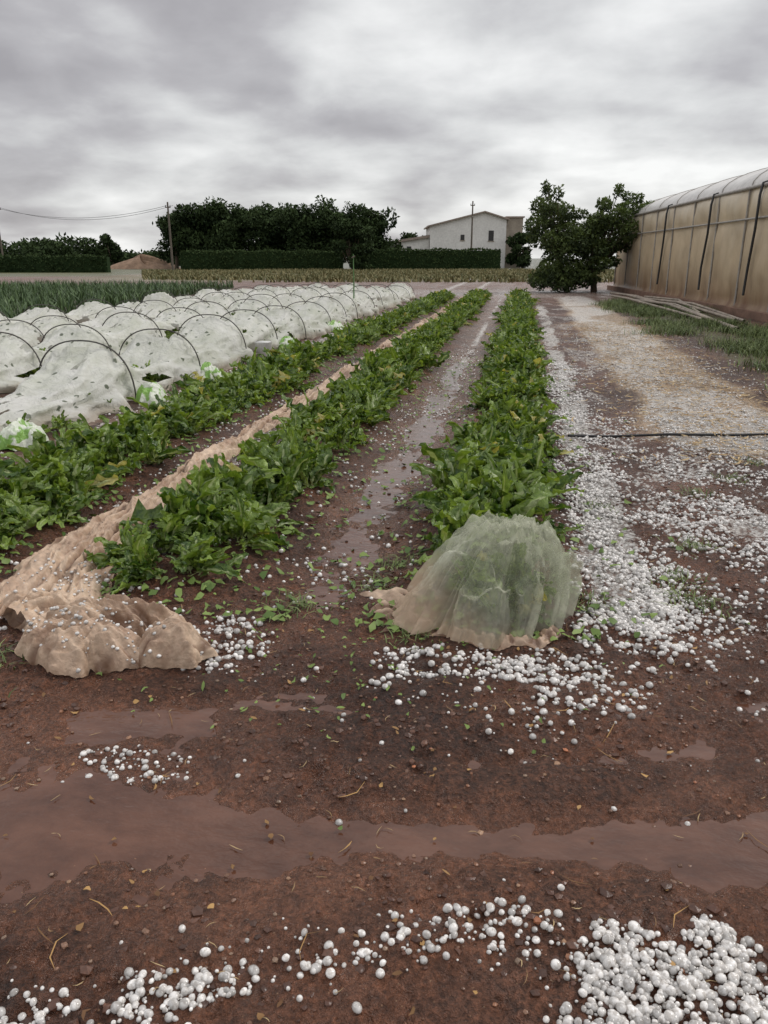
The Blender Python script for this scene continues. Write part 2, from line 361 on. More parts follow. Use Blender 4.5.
# ---------------- leaf / straw litter and grasses
def blades(name,P,h,w,mat,lean=.5,shade=None,parent=None):
    n=len(P); az=rng.uniform(0,6.28,n); fa=az+rng.uniform(1,2,n)
    h=h*rng.uniform(.6,1.2,n); l=lean*rng.uniform(.2,1.3,n)
    dx,dy=np.cos(az),np.sin(az); sx,sy=np.cos(fa)*w/2,np.sin(fa)*w/2
    out=[]
    for t,ww in((0,1.),(.5,.85),(1.,.12)):
        cx=P[:,0]+dx*h*l*t*t; cy=P[:,1]+dy*h*l*t*t; cz=P[:,2]+h*(t-l*.35*t*t)
        out.append(np.stack([cx-sx*ww,cy-sy*ww,cz],1)); out.append(np.stack([cx+sx*ww,cy+sy*ww,cz],1))
    V=np.stack(out,1).reshape(-1,3); b=(np.arange(n)*6)[:,None]
    F=np.concatenate([b+np.array([[0,1,3,2]]),b+np.array([[2,3,5,4]])])
    s=np.repeat(rng.random(n)*.88 if shade is None else shade,6)
    return mesh_np(name,V,F,mat,True,{'shade':s},parent)
def litter(name,x,y,L0,w,mat,up=.006):
    n=len(x); az=rng.uniform(0,6.28,n); l=L0*rng.uniform(.4,1.2,n); ww=w*rng.uniform(.6,1.3,n); cv=rng.normal(0,.35,n)
    dx,dy=np.cos(az)*l/2,np.sin(az)*l/2; sx,sy=-np.sin(az)*ww/2,np.cos(az)*ww/2; out=[]
    bx,by=-np.sin(az)*l*cv,np.cos(az)*l*cv
    for t,k in((-1,.25),(-.2,1.),(.5,.9),(1,.15)):
        for sg in(-1,1):
            X_=x+dx*t+sx*sg*k+bx*t*t*.5; Y_=y+dy*t+sy*sg*k+by*t*t*.5; out.append(np.stack([X_,Y_,np.maximum(H(X_,Y_),WL if y.max()<6 else -1)+up+rng.random(n)*ww*.5],1))
    V=np.stack(out,1).reshape(-1,3); b=(np.arange(n)*8)[:,None]
    F=np.concatenate([b+np.array([[i,i+1,i+3,i+2]]) for i in(0,2,4)])
    return mesh_np(name,V,F,mat,True,{'shade':np.repeat(rng.random(n)*.88,8)})
Mstraw=foliage('straw',(.22,.13,.06),(.5,.38,.2),0,.7); Mdebris=foliage('leaf_litter',(.06,.11,.02),(.22,.30,.08),.0,.5); Mbrown=foliage('dead_leaf',(.10,.045,.02),(.45,.27,.10),.0,.6)
n=280; f_=rng.uniform(1.1,4,n); r_=rng.uniform(-1,1,n)*(.3+f_*.55); litter('straw_litter',C9*r_-S9*f_,C9*f_+S9*r_,.040,.0024,Mstraw)
n=40; f_=rng.uniform(1.15,3,n); r_=rng.uniform(-1,1,n)*(.3+f_*.55); litter('twigs',C9*r_-S9*f_,C9*f_+S9*r_,.10,.0035,Mbrown,.008)
n=190; f_=rng.uniform(1.1,4,n); r_=rng.uniform(-1,1,n)*(.3+f_*.55); litter('dead_leaves',C9*r_-S9*f_,C9*f_+S9*r_,.025,.012,Mbrown)
n=4600; rc=rng.choice([-.12,-1.6,-2.95],n); x_=rc+rng.normal(0,.38,n); y_=2.9+rng.random(n)**1.3*10; litter('torn_chard_leaves',x_,y_,.055,.028,Mdebris,.012)
n=240; litter('torn_chard_leaves',-.7+rng.normal(0,.6,n),2.75+rng.normal(0,.35,n),.025,.012,Mdebris,.008)
n=3600; litter('straw_litter',1.95+rng.normal(0,.6,n),6+rng.random(n)*14,.13,.012,Mstraw,.02)
Mg=foliage('grass_blade',(.05,.085,.025),(.23,.28,.10),.0,.5)
def tufts(n,cx,cy,rad): 
    i=rng.integers(0,len(cx),n); x=cx[i]+rng.normal(0,rad,n); y=cy[i]+rng.normal(0,rad,n); return np.stack([x,y,H(x,y)-.003],1)
cx=np.concatenate([rng.uniform(3.2,5.2,46),rng.uniform(2.7,3.6,16)]); cy=np.concatenate([rng.uniform(7.5,26,46),rng.uniform(14,30,16)])
blades('grass_verge',tufts(15000,cx,cy,.24),.22,.011,Mg,1.1)
wx=np.array([.78,.83,.9,.55,-.62,-.55,-1.95,-.4,1.5,1.8,1.2,-.95,.35,1.0]); wy=np.array([3.5,3.7,3.4,4.8,3.35,3.6,2.32,2.9,5.6,6.1,5.2,3.1,3.3,4.2])
blades('weeds',tufts(1100,wx,wy,.06),.05,.006,Mg,1.5)
rows_=np.arange(-12,-48,-.75); P=[]
for rx in rows_:
    yy=np.arange(11,44,.28); x=rx-.12*(yy-15)+rng.normal(0,.04,len(yy)); y=yy+rng.normal(0,.06,len(yy)); fo,ro=FR(x,y); k=(ro>-.62*fo)&(fo<42); P.append(np.stack([x[k],y[k],H(x[k],y[k])],1))
P=np.vstack(P); P=np.repeat(P,7,0); P[:,:2]+=rng.normal(0,.05,(len(P),2))
Mlk=foliage('leek_leaf',(.035,.065,.028),(.13,.20,.075),0,.5)
blades('leek_field',P,.5,.045,Mlk,.55)
n=22000; f_=rng.uniform(52,104,n); f_=np.round(f_/1.1)*1.1+rng.normal(0,.2,n); r_=rng.uniform(-.3,.32,n)*f_
k=(fbm(f_*.15,r_*.06,3,90)>-.15); f_,r_=f_[k],r_[k]; x,y=C9*r_-S9*f_,C9*f_+S9*r_
Myc=foliage('far_crop_leaf',(.09,.10,.04),(.25,.21,.10),0,.7); blades('crop_field',np.stack([x,y,H(x,y)],1),.3,.14,Myc,.6)
# ---------------- foliage masses
def leaves(name,P,size,mat,shade,parent=None):
    n=len(P); a=rng.normal(0,1,(n,3)); a/=np.linalg.norm(a,axis=1)[:,None]; b=rng.normal(0,1,(n,3)); b=np.cross(a,b); b/=np.linalg.norm(b,axis=1)[:,None]; c=np.cross(a,b)
    s=size*rng.uniform(.6,1.3,(n,1))
    V=np.stack([P-a*s,P+b*s*.45+c*s*.12,P+a*s,P-b*s*.45+c*s*.12],1).reshape(-1,3)
    F=(np.arange(n)*4)[:,None]+np.array([[0,1,2,3]])
    return mesh_np(name,V,F,mat,False,{'shade':np.repeat(shade,4)},parent)
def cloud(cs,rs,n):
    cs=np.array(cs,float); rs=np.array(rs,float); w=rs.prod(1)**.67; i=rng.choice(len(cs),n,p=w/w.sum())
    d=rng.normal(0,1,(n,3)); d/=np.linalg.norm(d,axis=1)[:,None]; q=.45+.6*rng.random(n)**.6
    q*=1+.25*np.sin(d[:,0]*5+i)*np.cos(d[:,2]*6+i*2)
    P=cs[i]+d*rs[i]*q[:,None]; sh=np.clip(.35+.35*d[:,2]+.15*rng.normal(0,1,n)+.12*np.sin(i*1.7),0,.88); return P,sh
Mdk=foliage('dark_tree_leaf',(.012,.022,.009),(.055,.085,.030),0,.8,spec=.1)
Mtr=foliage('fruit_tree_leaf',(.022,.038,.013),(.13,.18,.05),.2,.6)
Mhd=foliage('hedge_leaf',(.018,.034,.012),(.06,.09,.032),0,.8,spec=.1)
Mbk=simple('bark',(.10,.075,.055),.9,.3,12,.8,.02)
def px2(p,f): return (p-384)/770*f/1.053
def place(f,r): return np.array(W(f,r))
cs=[];rs=[];parts=[]
tl=empty('distant_tree_row',W(112,px2(275,112)))
org=np.array(tl.location)
for i,p in enumerate(np.linspace(176,378,17)):
    f0=112+random.uniform(-2,2); r0=px2(p,f0); c0=place(f0,r0)-org
    hh=8.7+.25*math.sin(i*1.9)+random.uniform(-.25,.25)-(.6 if i in(0,16) else 0)
    for _ in range(14):
        cs.append(c0+np.array([random.uniform(-1.8,1.8),random.uniform(-2,2),random.uniform(2.,hh-1.3)])); rs.append([random.uniform(1.3,1.9)]*2+[random.uniform(1.,1.6)])
    V,F=tube([c0,c0+np.array([.2,0,2.5]),c0+np.array([0,.2,5])],[.28,.2,.1]); parts.append((V,F))
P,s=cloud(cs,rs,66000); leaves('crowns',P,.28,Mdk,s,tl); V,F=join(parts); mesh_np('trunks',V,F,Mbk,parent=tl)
def tree(name,f,p,hh,wd,nl,ls,mat,low=.25,nclump=16):
    e=empty(name,W(f,px2(p,f))); cs=[];rs=[]; parts=[]
    th=hh*low
    parts.append(tube([(0,0,-.1),(.03*hh,0,th*.6),(0,.02*hh,th)],[hh*.03,hh*.024,hh*.02]))
    for k in range(nclump):
        a=random.uniform(0,6.28); q=random.random()**.5*wd/2*.78; z=random.uniform(th,hh*.86); q*=1-.45*max(0,(z/hh-.6)/.4)
        c=(q*math.cos(a),q*math.sin(a),z); cs.append(c); rr=wd*random.uniform(.12,.2); rs.append([rr,rr,rr*.8])
        parts.append(tube([(0,0,th*.85),(c[0]*.5,c[1]*.5,th*.5+z*.5-.05*hh),c],[hh*.014,hh*.009,hh*.003],6))
    P,s=cloud(cs,rs,nl); leaves('crown',P,ls,mat,s,e); V,F=join(parts); mesh_np('trunk',V,F,Mbk,parent=e); return e
tree('cypress_bush',100,353,6.2,5.2,6000,.22,Mdk,.03,26)
tree('tree',125,112,5.6,5,2500,.3,Mdk,.2); tree('tree',132,416,6.6,6,2500,.3,Mdk,.2); tree('tree',124,522,5.2,5,3500,.3,Mdk,.1)
cs=[];rs=[]
tl=empty('distant_scrub',W(125,px2(45,125))); org=np.array(tl.location)
for i in range(46):
    c=place(random.uniform(118,135),px2(random.uniform(-60,98),125))-org; cs.append(c+np.array([0,0,random.uniform(1,3.6)])); rs.append([1.9,1.9,1.3])
for i in range(40):
    c=place(random.uniform(150,170),px2(random.uniform(90,175),160))-org; cs.append(c+np.array([0,0,random.uniform(.5,1.6)])); rs.append([3,2,1.4])
P,s=cloud(cs,rs,20000); leaves('foliage',P,.36,Mdk,s,tl)
def hedge(p0,p1,f0,h,name='hedge',dens=70,mat=Mhd):
    r0,r1=px2(p0,f0),px2(p1,f0); Ln=r1-r0; n=int(Ln*dens*h)
    e=empty(name,W(f0,(r0+r1)/2),math.radians(9.9)); x=rng.uniform(-Ln/2,Ln/2,n); 
    face=rng.random(n); top=face<.35
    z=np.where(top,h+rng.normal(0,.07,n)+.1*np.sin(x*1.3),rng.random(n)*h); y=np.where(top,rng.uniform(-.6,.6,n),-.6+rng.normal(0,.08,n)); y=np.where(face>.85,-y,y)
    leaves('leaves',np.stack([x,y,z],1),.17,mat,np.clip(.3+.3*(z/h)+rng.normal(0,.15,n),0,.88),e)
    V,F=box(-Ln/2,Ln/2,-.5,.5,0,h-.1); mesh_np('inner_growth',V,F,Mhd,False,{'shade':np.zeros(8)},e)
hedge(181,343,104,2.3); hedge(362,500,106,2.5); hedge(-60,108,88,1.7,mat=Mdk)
n1_,n2_=14,40; q=np.linspace(0,1,n1_)[:,None]; t=np.linspace(0,2*np.pi,n2_,endpoint=False)[None]
V=np.stack([q*np.cos(t)*6.0,q*np.sin(t)*2.5,(1-q**1.5)*(1.3+.5*np.sin(t*3+1)+.3*np.sin(t*7))*np.ones_like(t)],2).reshape(-1,3)
ob=mesh_np('dirt_mound',V,gridF(n1_,n2_,True),simple('dry_earth',(.27,.18,.12),.9,.3,1.5,.6,.1)); ob.location=W(116,px2(140,116)); ob.rotation_euler=(0,0,math.radians(9.9))
# ---------------- fruit tree
e=empty('fruit_tree',W(37,px2(590,37)),math.radians(9.9)); cs=[];rs=[];parts=[]
def cl(x,y,z,rx,rz): cs.append((x*.94,y,z*.90)); rs.append((rx*.9,rx*.85,rz*.9))
for (x,z,rx,rz) in [(-2.4,4.2,.5,.5),(-2.1,4.6,.35,.4),(-1.9,3.5,.8,.6),(-2.7,3.3,.5,.5),(-1.3,3.1,.7,.5),(-1.5,3.9,.45,.45),(-2.35,2.6,.6,.5),(-.9,2.5,.8,.6),(-.4,3.2,.5,.4),(.2,3.7,.45,.35),(.5,4.3,.4,.35),(.1,3.0,.6,.5),(1.0,3.6,.6,.5),(1.4,4.2,.5,.4),(1.9,4.5,.35,.35),(2.2,3.7,.6,.5),(2.45,3.1,.5,.4),(1.5,2.9,.7,.5),(.8,2.4,.7,.5),(1.8,2.3,.4,.3),(0,2.2,.8,.5),(-1.6,2.0,.8,.6),(-1.9,1.2,.7,.5),(-1.0,1.2,.9,.6),(-.4,.7,.9,.5),(-1.5,.6,.9,.5),(.3,1.3,.6,.5),(-2.4,.6,.5,.4),(.6,3.2,.5,.4),(.95,1.7,.4,.3),(1.1,4.75,.25,.3),(-2.3,5.0,.22,.3),(2.6,4.1,.3,.3),(-.9,3.6,.4,.3),(-.3,2.8,.6,.5)]:
    for yy in(-.7,.6): cl(x+random.uniform(-.15,.15),yy+random.uniform(-.4,.4),z+random.uniform(-.2,.2)-.05,rx*random.uniform(.8,1.1),rz*random.uniform(.8,1.1))
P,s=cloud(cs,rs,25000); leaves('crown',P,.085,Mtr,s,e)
parts.append(tube([(.3,0,-.05),(.25,0,.6),(.1,.05,1.3)],[.16,.13,.11])); parts.append(tube([(-.9,.1,-.05),(-1.1,.1,.8),(-1.5,.1,1.8)],[.13,.11,.08]))
for c in cs:
    b0=(.1,.05,1.2) if c[0]>-.6 else (-1.4,.1,1.5)
    if c[2]>1.6: parts.append(tube([b0,(b0[0]*.4+c[0]*.6,c[1]*.5,b0[2]*.5+c[2]*.5),(c[0],c[1],c[2]+.3)],[.05,.03,.008],6))
V,F=join(parts); mesh_np('trunk',V,F,Mbk,parent=e)
tree('shrub',30,775,1.1,1.6,2500,.06,Mtr,.1,12)
# ---------------- farmhouse
Mw=simple('white_render',(.74,.73,.70),.85,.08,.6,.2,.02); Mrf=simple('roof_tile',(.33,.27,.23),.9,.2,2,.5,.05); Mdkk=simple('dark_opening',(.04,.04,.04),.5,.2); Mbg=simple('beige_render',(.36,.31,.25),.9,.2,.8,.3,.03)
e=empty('farmhouse',W(126,px2(467,126)),math.radians(9.9))
def prism(profile,y0,y1):
    n=len(profile); V=[(x,y0,z) for x,z in profile]+[(x,y1,z) for x,z in profile]
    F=[tuple(range(n))[::1],tuple(range(2*n-1,n-1,-1))]+[(i,i+n,(i+1)%n+n,(i+1)%n) for i in range(n)]
    return V,F
def polyobj(name,V,F,mat,parent):
    me=bpy.data.meshes.new(name); me.from_pydata([tuple(map(float,v)) for v in V],[],[tuple(map(int,f)) for f in F]); me.materials.append(mat); ob=bpy.data.objects.new(name,me); sc.collection.objects.link(ob); ob.parent=parent; return ob
polyobj('walls',*prism([(-5.8,0),(5.9,0),(5.9,7.1),(2.5,8.1),(-5.8,6.1)],0,12),Mw,e)
polyobj('roof_left',*prism([(-6.2,6.02),(2.5,8.12),(2.5,8.32),(-6.2,6.22)],-.4,12.4),Mrf,e)
polyobj('roof_right',*prism([(2.5,8.12),(6.3,7.0),(6.3,7.2),(2.5,8.32)],-.4,12.4),Mrf,e)
polyobj('annex_walls',*prism([(-11.8,0),(-5.85,0),(-5.85,4.5),(-11.8,3.6)],1,9),Mw,e)
polyobj('annex_roof',*prism([(-12.3,3.58),(-5.85,4.52),(-5.85,4.9),(-12.3,3.9)],.6,9.4),Mrf,e)
polyobj('tower_walls',*prism([(5.95,0),(8.6,0),(8.6,7.4),(5.95,7.4)],1,6),Mbg,e)
polyobj('tower_coping',*prism([(5.93,7.4),(8.8,7.4),(8.8,7.6),(5.93,7.6)],.8,6.2),Mrf,e)
for i,(x,z,w,h) in enumerate([(3.6,4.0,.8,1.5),(-.8,4.1,.6,.8),(-9,2.5,.7,.7)]):
    y0=0 if x>-6 else 1
    V,F=box(x-w/2,x+w/2,y0-.03,y0+.06,z,z+h); mesh_np('window_%d'%i,V,F,Mdkk,False,parent=e)
    V,F=box(x-w/2-.1,x+w/2+.1,y0-.08,y0-.02,z-.12,z-.01); mesh_np('sill_%d'%i,V,F,Mbg,False,parent=e)
# ---------------- utility poles and wires
Mp=simple('pole_wood',(.13,.11,.09),.9,.2); Mbl=simple('black_hose',(.015,.015,.016),.4,.2)
def pole(f,p,h,arm=.7):
    e=empty('utility_pole',W(f,px2(p,f)),math.radians(9.9)); V,F=tube([(0,0,-.2),(0,0,h/2),(0,0,h)],[.14,.12,.09]); mesh_np('shaft',V,F,Mp,parent=e)
    V,F=box(-arm,arm,-.05,.05,h-.6,h-.5); mesh_np('crossarm',V,F,Mp,False,parent=e)
    for k in(-arm*.85,arm*.85):
        V,F=tube([(k,0,h-.5),(k,0,h-.32)],[.05,.04]); mesh_np('insulator',V,F,Mbl,parent=e)
    return np.array(W(f,px2(p,f),h-.35))
A=pole(110,3,8.2);B=pole(92,172,7.4,.3);Cc=pole(112,471,8.8,.3)
def wire(a,b,sag,off):
    t=np.linspace(0,1,24)[:,None]; P=a*(1-t)+b*t; P[:,2]-=sag*4*(t*(1-t))[:,0]; P[:,:2]+=off; V,F=tube(P,[.02]*24,5); mesh_np('power_line',V,F,Mbl)
wire(A,B,1.3,0); wire(A,B,1.5,np.array([.5,.3])); wire(A+np.array([-40,0,0.]),A,1.2,0)
# ---------------- greenhouse
m,nt,_,L=newmat('greenhouse_film'); v=objco(nt); sp=N(nt,'ShaderNodeSeparateXYZ'); L.new(v,sp.inputs[0])
mp=N(nt,'ShaderNodeMapping'); mp.inputs['Scale'].default_value=(1,1,.12); L.new(v,mp.inputs[0])
nn=noise(nt,mp.outputs[0],1.6,4,.65); n3=noise(nt,v,.8,3,.6)
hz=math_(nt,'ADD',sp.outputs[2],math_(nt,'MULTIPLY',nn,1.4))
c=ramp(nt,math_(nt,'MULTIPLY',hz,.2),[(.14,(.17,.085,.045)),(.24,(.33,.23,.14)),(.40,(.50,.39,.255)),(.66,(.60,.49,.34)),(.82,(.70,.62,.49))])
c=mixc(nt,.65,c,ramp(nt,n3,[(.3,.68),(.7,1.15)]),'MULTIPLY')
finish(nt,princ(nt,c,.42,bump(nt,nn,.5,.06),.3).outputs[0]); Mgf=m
Mgr=simple('roof_film',(.62,.60,.57),.35,.15,.7,.3,.05); Mst=simple('galvanised_steel',(.35,.33,.30),.45,.2)
e=empty('greenhouse',(4.45,41.4,0),math.atan2(-20,1.71)); LG=40.;HG=3.3
us=np.linspace(0,LG,401); vs=np.linspace(0,HG,30); U,Vv=np.meshgrid(us,vs,indexing='ij'); U=U.ravel();Vv=Vv.ravel()
fr=(U%2.5)/2.5; bul=.09*np.sin(np.pi*fr)**.6*np.sin(np.pi*np.clip(np.where(Vv<2.5,Vv/2.5,(Vv-2.5)/.8),0,1))**.7
Yw=-bul-.03*fbm(U*1.3,Vv*1.3,3,3)*2-.15*ss(.35,0,Vv)
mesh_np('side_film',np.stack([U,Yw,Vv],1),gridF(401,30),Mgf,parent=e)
th=np.linspace(0,np.pi,22); prof=np.stack([4-4*np.cos(th),HG+1.0*np.sin(th)**.9],1)
us2=np.linspace(0,LG,161); V=np.array([(u,y+0.0,z-.05*math.sin(math.pi*((u%2.5)/2.5))) for u in us2 for y,z in prof]); mesh_np('roof',V,gridF(161,22),Mgr,parent=e)
V=[(0,0,0)]+[(0,y,z) for y,z in prof]+[(0,8,0)]; polyobj('end_wall',V,[tuple(range(len(V)))],Mgf,e)
V=[(LG,0,0)]+[(LG,y,z) for y,z in prof]+[(LG,8,0)]; polyobj('end_wall_front',V,[tuple(range(len(V)))],Mgf,e)
V,F=box(0,LG,7.98,8.02,0,HG); mesh_np('back_wall',V,F,Mgf,False,parent=e)
parts=[]
for k in range(17): parts.append(tube([(k*2.5,-.03,0),(k*2.5,-.03,HG)],[.03,.03],8)); parts.append(tube([(k*2.5,y,z-.01) for y,z in prof],[.03]*22,6))
parts.append(tube([(0,-.05,HG),(LG,-.05,HG)],[.05,.05])); parts.append(tube([(0,-.07,2.5),(LG,-.07,2.5)],[.028,.028]))
V,F=join(parts); mesh_np('frame',V,F,Mst,parent=e)
V,F=box(-.1,LG,-.34,-.2,0,.2); mesh_np('kerb',V,F,simple('dirty_concrete',(.2,.12,.085),.9,.3,2),False,parent=e)
parts=[]
for k,u in enumerate((18.6,14.6,9.3,23.5)):
    parts.append(tube([(u,.1,HG+.1),(u,-.1,HG+.04),(u+.05,-.16,HG-.25),(u+.1,-.18,2.2),(u-.05-.1*(k%2),-.18,1.2),(u+.1,-.25,.55)],[.035]*6,8))
V,F=join(parts); mesh_np('drop_hoses',V,F,Mbl,parent=e)
Mpp=simple('pipe_plastic',(.30,.25,.20),.6,.35,3); parts=[]
def gpt(u,w,z): 
    a=math.atan2(-20,1.71); return (4.45+u*math.cos(a)-w*math.sin(a),41.4+u*math.sin(a)+w*math.cos(a),z)
for k in range(8):
    w0=-.7-.16*k+random.uniform(-.05,.05); u0=random.uniform(6,13); parts.append(tube([gpt(u0,w0,.1),gpt(u0+4,w0+random.uniform(-.2,.2),.18),gpt(u0+9+k*.4,w0-.3+random.uniform(-.3,.3),.07)],[.04]*3,8))
V,F=join(parts); mesh_np('irrigation_pipes',V,F,Mpp)
parts=[]
for k in range(5):
    u0=9+random.uniform(-1,5); w0=-.45-.22*k; V,F=box(0,3.2,-.09,.09,0,.035); a=math.atan2(-20,1.71)+random.uniform(-.05,.05)
    x=V[:,0]*math.cos(a)-V[:,1]*math.sin(a); y=V[:,0]*math.sin(a)+V[:,1]*math.cos(a); g0=gpt(u0,w0,0); parts.append((np.stack([x+g0[0],y+g0[1],V[:,2]+.03+.04*(k%2)],1),F))
V,F=join(parts); mesh_np('wooden_planks',V,F,simple('weathered_wood',(.30,.22,.15),.8,.3,5),False)
pts=[(.45,6.75),(.8,6.9),(1.3,6.96),(1.9,7.08),(2.6,7.3),(3.6,7.5),(5,7.6)]
P=[(a,b,float(H(a,b))+.02) for a,b in pts]; V,F=tube(P,[.012]*len(P),8); mesh_np('irrigation_hose',V,F,Mbl)
# ---------------- row cover tunnels
m,nt,_,L=newmat('row_cover_fabric'); v=objco(nt)
vo=N(nt,'ShaderNodeTexVoronoi'); vo.inputs['Scale'].default_value=6.5; L.new(v,vo.inputs['Vector'])
sp=N(nt,'ShaderNodeSeparateColor'); L.new(vo.outputs['Color'],sp.inputs[0])
spot=math_(nt,'MULTIPLY',ramp(nt,math_(nt,'ADD',vo.outputs['Distance'],math_(nt,'MULTIPLY',noise(nt,v,30,2,.5),.2)),[(.26,1.),(.32,0.)]),ramp(nt,sp.outputs[0],[(.25,0.),(.35,1.)]))
sz=N(nt,'ShaderNodeSeparateXYZ'); L.new(v,sz.inputs[0])
nn=noise(nt,v,2.5,4,.65)
c=mixc(nt,ramp(nt,nn,[(.35,0.),(.65,1.)]),(.68,.70,.60),(.90,.90,.85))
c=mixc(nt,ramp(nt,math_(nt,'ADD',sz.outputs[2],math_(nt,'MULTIPLY',nn,.2)),[(.12,.75),(.24,0.)]),c,(.48,.40,.31))
c=mixc(nt,math_(nt,'MULTIPLY',spot,.85),c,(.06,.09,.04))
p=princ(nt,c,.75,bump(nt,noise(nt,v,11,3,.6,.8),.8,.05),.2)
t=N(nt,'ShaderNodeBsdfTranslucent'); L.new(c,t.inputs[0]); mx=N(nt,'ShaderNodeMixShader'); mx.inputs[0].default_value=.35
L.new(p.outputs[0],mx.inputs[1]); L.new(t.outputs[0],mx.inputs[2])
tr=N(nt,'ShaderNodeBsdfTransparent'); m2=N(nt,'ShaderNodeMixShader'); m2.inputs[0].default_value=.12; L.new(mx.outputs[0],m2.inputs[1]); L.new(tr.outputs[0],m2.inputs[2]); finish(nt,m2.outputs[0]); Mf=m
m,nt,_,L=newmat('weight_bag_plastic'); v=objco(nt); nn=noise(nt,v,7,3,.5,.5)
c=mixc(nt,ramp(nt,nn,[(.48,0.),(.54,1.)]),(.62,.66,.55),(.20,.38,.07)); finish(nt,princ(nt,c,.35,bump(nt,noise(nt,v,22,3,.6,1.),.7,.02),.5).outputs[0]); Mbag=m
Mhoop=simple('tunnel_hoop_pipe',(.07,.065,.055),.5,.2)
def tunnel(xc,yh,sp_,yend,w=.56,hh=.63,seed=0,front=2.1,plants=False):
    e=empty('row_cover_tunnel',(xc,yh,0)); hoops=np.arange(0,yend-yh,sp_)
    R=np.random.default_rng(seed); hoops=hoops+np.concatenate([[0],R.normal(0,.12,len(hoops)-1)])
    vv=np.concatenate([np.linspace(-front,0,40)[:-1],np.arange(0,hoops[-1],.06),np.linspace(hoops[-1],hoops[-1]+1.2,14)])
    na=48; th=np.linspace(-.12,np.pi+.12,na); V=[]
    jit=R.normal(0,.09,len(hoops)+2); jit[0]=0; sg=R.uniform(.25,.72,len(hoops)+2); jx=R.normal(0,.07,len(hoops)+2)
    for vy in vv:
        if vy<0: s=(1+vy/front); hs=.10+.90*s**.75; ws=.8+.2*s; fr=abs(vy)/front; sag=.28*math.sin(math.pi*fr); i=0; cx=jx[0]+.10*math.sin(fr*4)
        elif vy>=hoops[-1]: s=1-(vy-hoops[-1])/1.2; hs=.05+.95*s; ws=.7+.3*s; sag=0;fr=0; cx=jx[len(hoops)-1]
        else:
            i=int(np.searchsorted(hoops,vy,'right')-1); fr=(vy-hoops[i])/(hoops[i+1]-hoops[i]); hs=1+jit[i]*(1-fr)+jit[i+1]*fr; ws=1; sag=sg[i]*math.sin(math.pi*fr)**.8; cx=jx[i]*(1-fr)+jx[i+1]*fr
        c_=np.cos(th); s_=np.sin(th); m_=math.sin(math.pi*fr)
        wob=fbm(th*2.5+seed*7,th*0+vy*1.6,3,seed+2); creas=np.abs(vn(th*5+vy*1.1,th*0+vy*3.,seed+7)); cr2=np.abs(vn(th*2.2-vy*.6,th*1.2+vy*1.1,seed+17))
        fold=np.abs(vn(th*9+2*m_,th*0+vy*.8,seed+27))
        rad=1-.07*creas*(1 if vy>-.01 else 2.2)+.14*wob*min(1,m_+.1)-.24*cr2*m_-.10*fold*(1-m_*.4)
        x=cx+w*ws*np.sign(c_)*np.abs(c_)**.85*rad*(1-.3*sag*s_); z=hh*hs*np.where(s_>0,np.abs(s_)**.8,-.02)*rad*(1-sag*np.maximum(s_,0)**1.5)
        flare=np.where(np.abs(c_)>.985,1.12+.22*vn(vy*3,seed*1.,5)+.06*math.sin(vy*9),1); x=x*flare
        V.append(np.stack([x,np.full(na,vy)+.05*creas*m_,z+.01],1))
    V=np.vstack(V); V[:,2]=np.maximum(V[:,2],.0)+H(V[:,0]+xc,V[:,1]+yh)*(1-ss(0,.4,V[:,2]))
    F=gridF(len(vv),na); cen=V[F].mean(1)   # rips in the cloth
    keep=~((vn(cen[:,1]*2.3,np.arctan2(cen[:,2],cen[:,0])*3.2,seed+40)>.74)&(cen[:,2]>.1))
    mesh_np('fabric',V,F[keep],Mf,parent=e)
    for k,hy in enumerate(hoops):
        t2=np.linspace(0,np.pi,25); hs=1+jit[k]; cx=jx[k]
        P=np.stack([cx+(w+.006)*np.sign(np.cos(t2))*np.abs(np.cos(t2))**.85,np.full(25,hy),(hh*hs+.006)*np.sin(t2)**.8+.01],1)
        V,F=tube(P,[.009]*25,6); mesh_np('hoop_%d'%k,V,F,Mhoop,parent=e)
    if plants:
        for y in np.arange(-.6,11,.42):
            for dx in(-.2,.2):
                ob=bpy.data.objects.new('covered_plant',random.choice(pm[:6])); sc.collection.objects.link(ob); ob.parent=e; s=random.uniform(.7,1.0); ob.scale=(s,s,s); ob.location=(dx,y,0); ob.rotation_euler=(0,0,random.uniform(0,6))
    if seed==1:
        for (dx,y,s) in((.50,-1.9,.75),(.62,-1.5,.6),(.2,-2.25,.7),(.58,-.6,.45),(.66,1.2,.5),(.64,3.4,.45)):
            ob=bpy.data.objects.new('escaping_plant',random.choice(pm[6:])); sc.collection.objects.link(ob); ob.parent=e; ob.scale=(s,s,s); ob.location=(dx,y,.0); ob.rotation_euler=(0,0,random.uniform(0,6))
tunnel(-4.72,7.85,1.75,31,.58,.63,1,2.1,True); tunnel(-6.45,8.9,1.75,31,.58,.60,2,2.6,True); tunnel(-8.15,9.6,1.8,31.5,.58,.56,3,2.6); tunnel(-9.85,11.6,1.8,30,.58,.54,4)
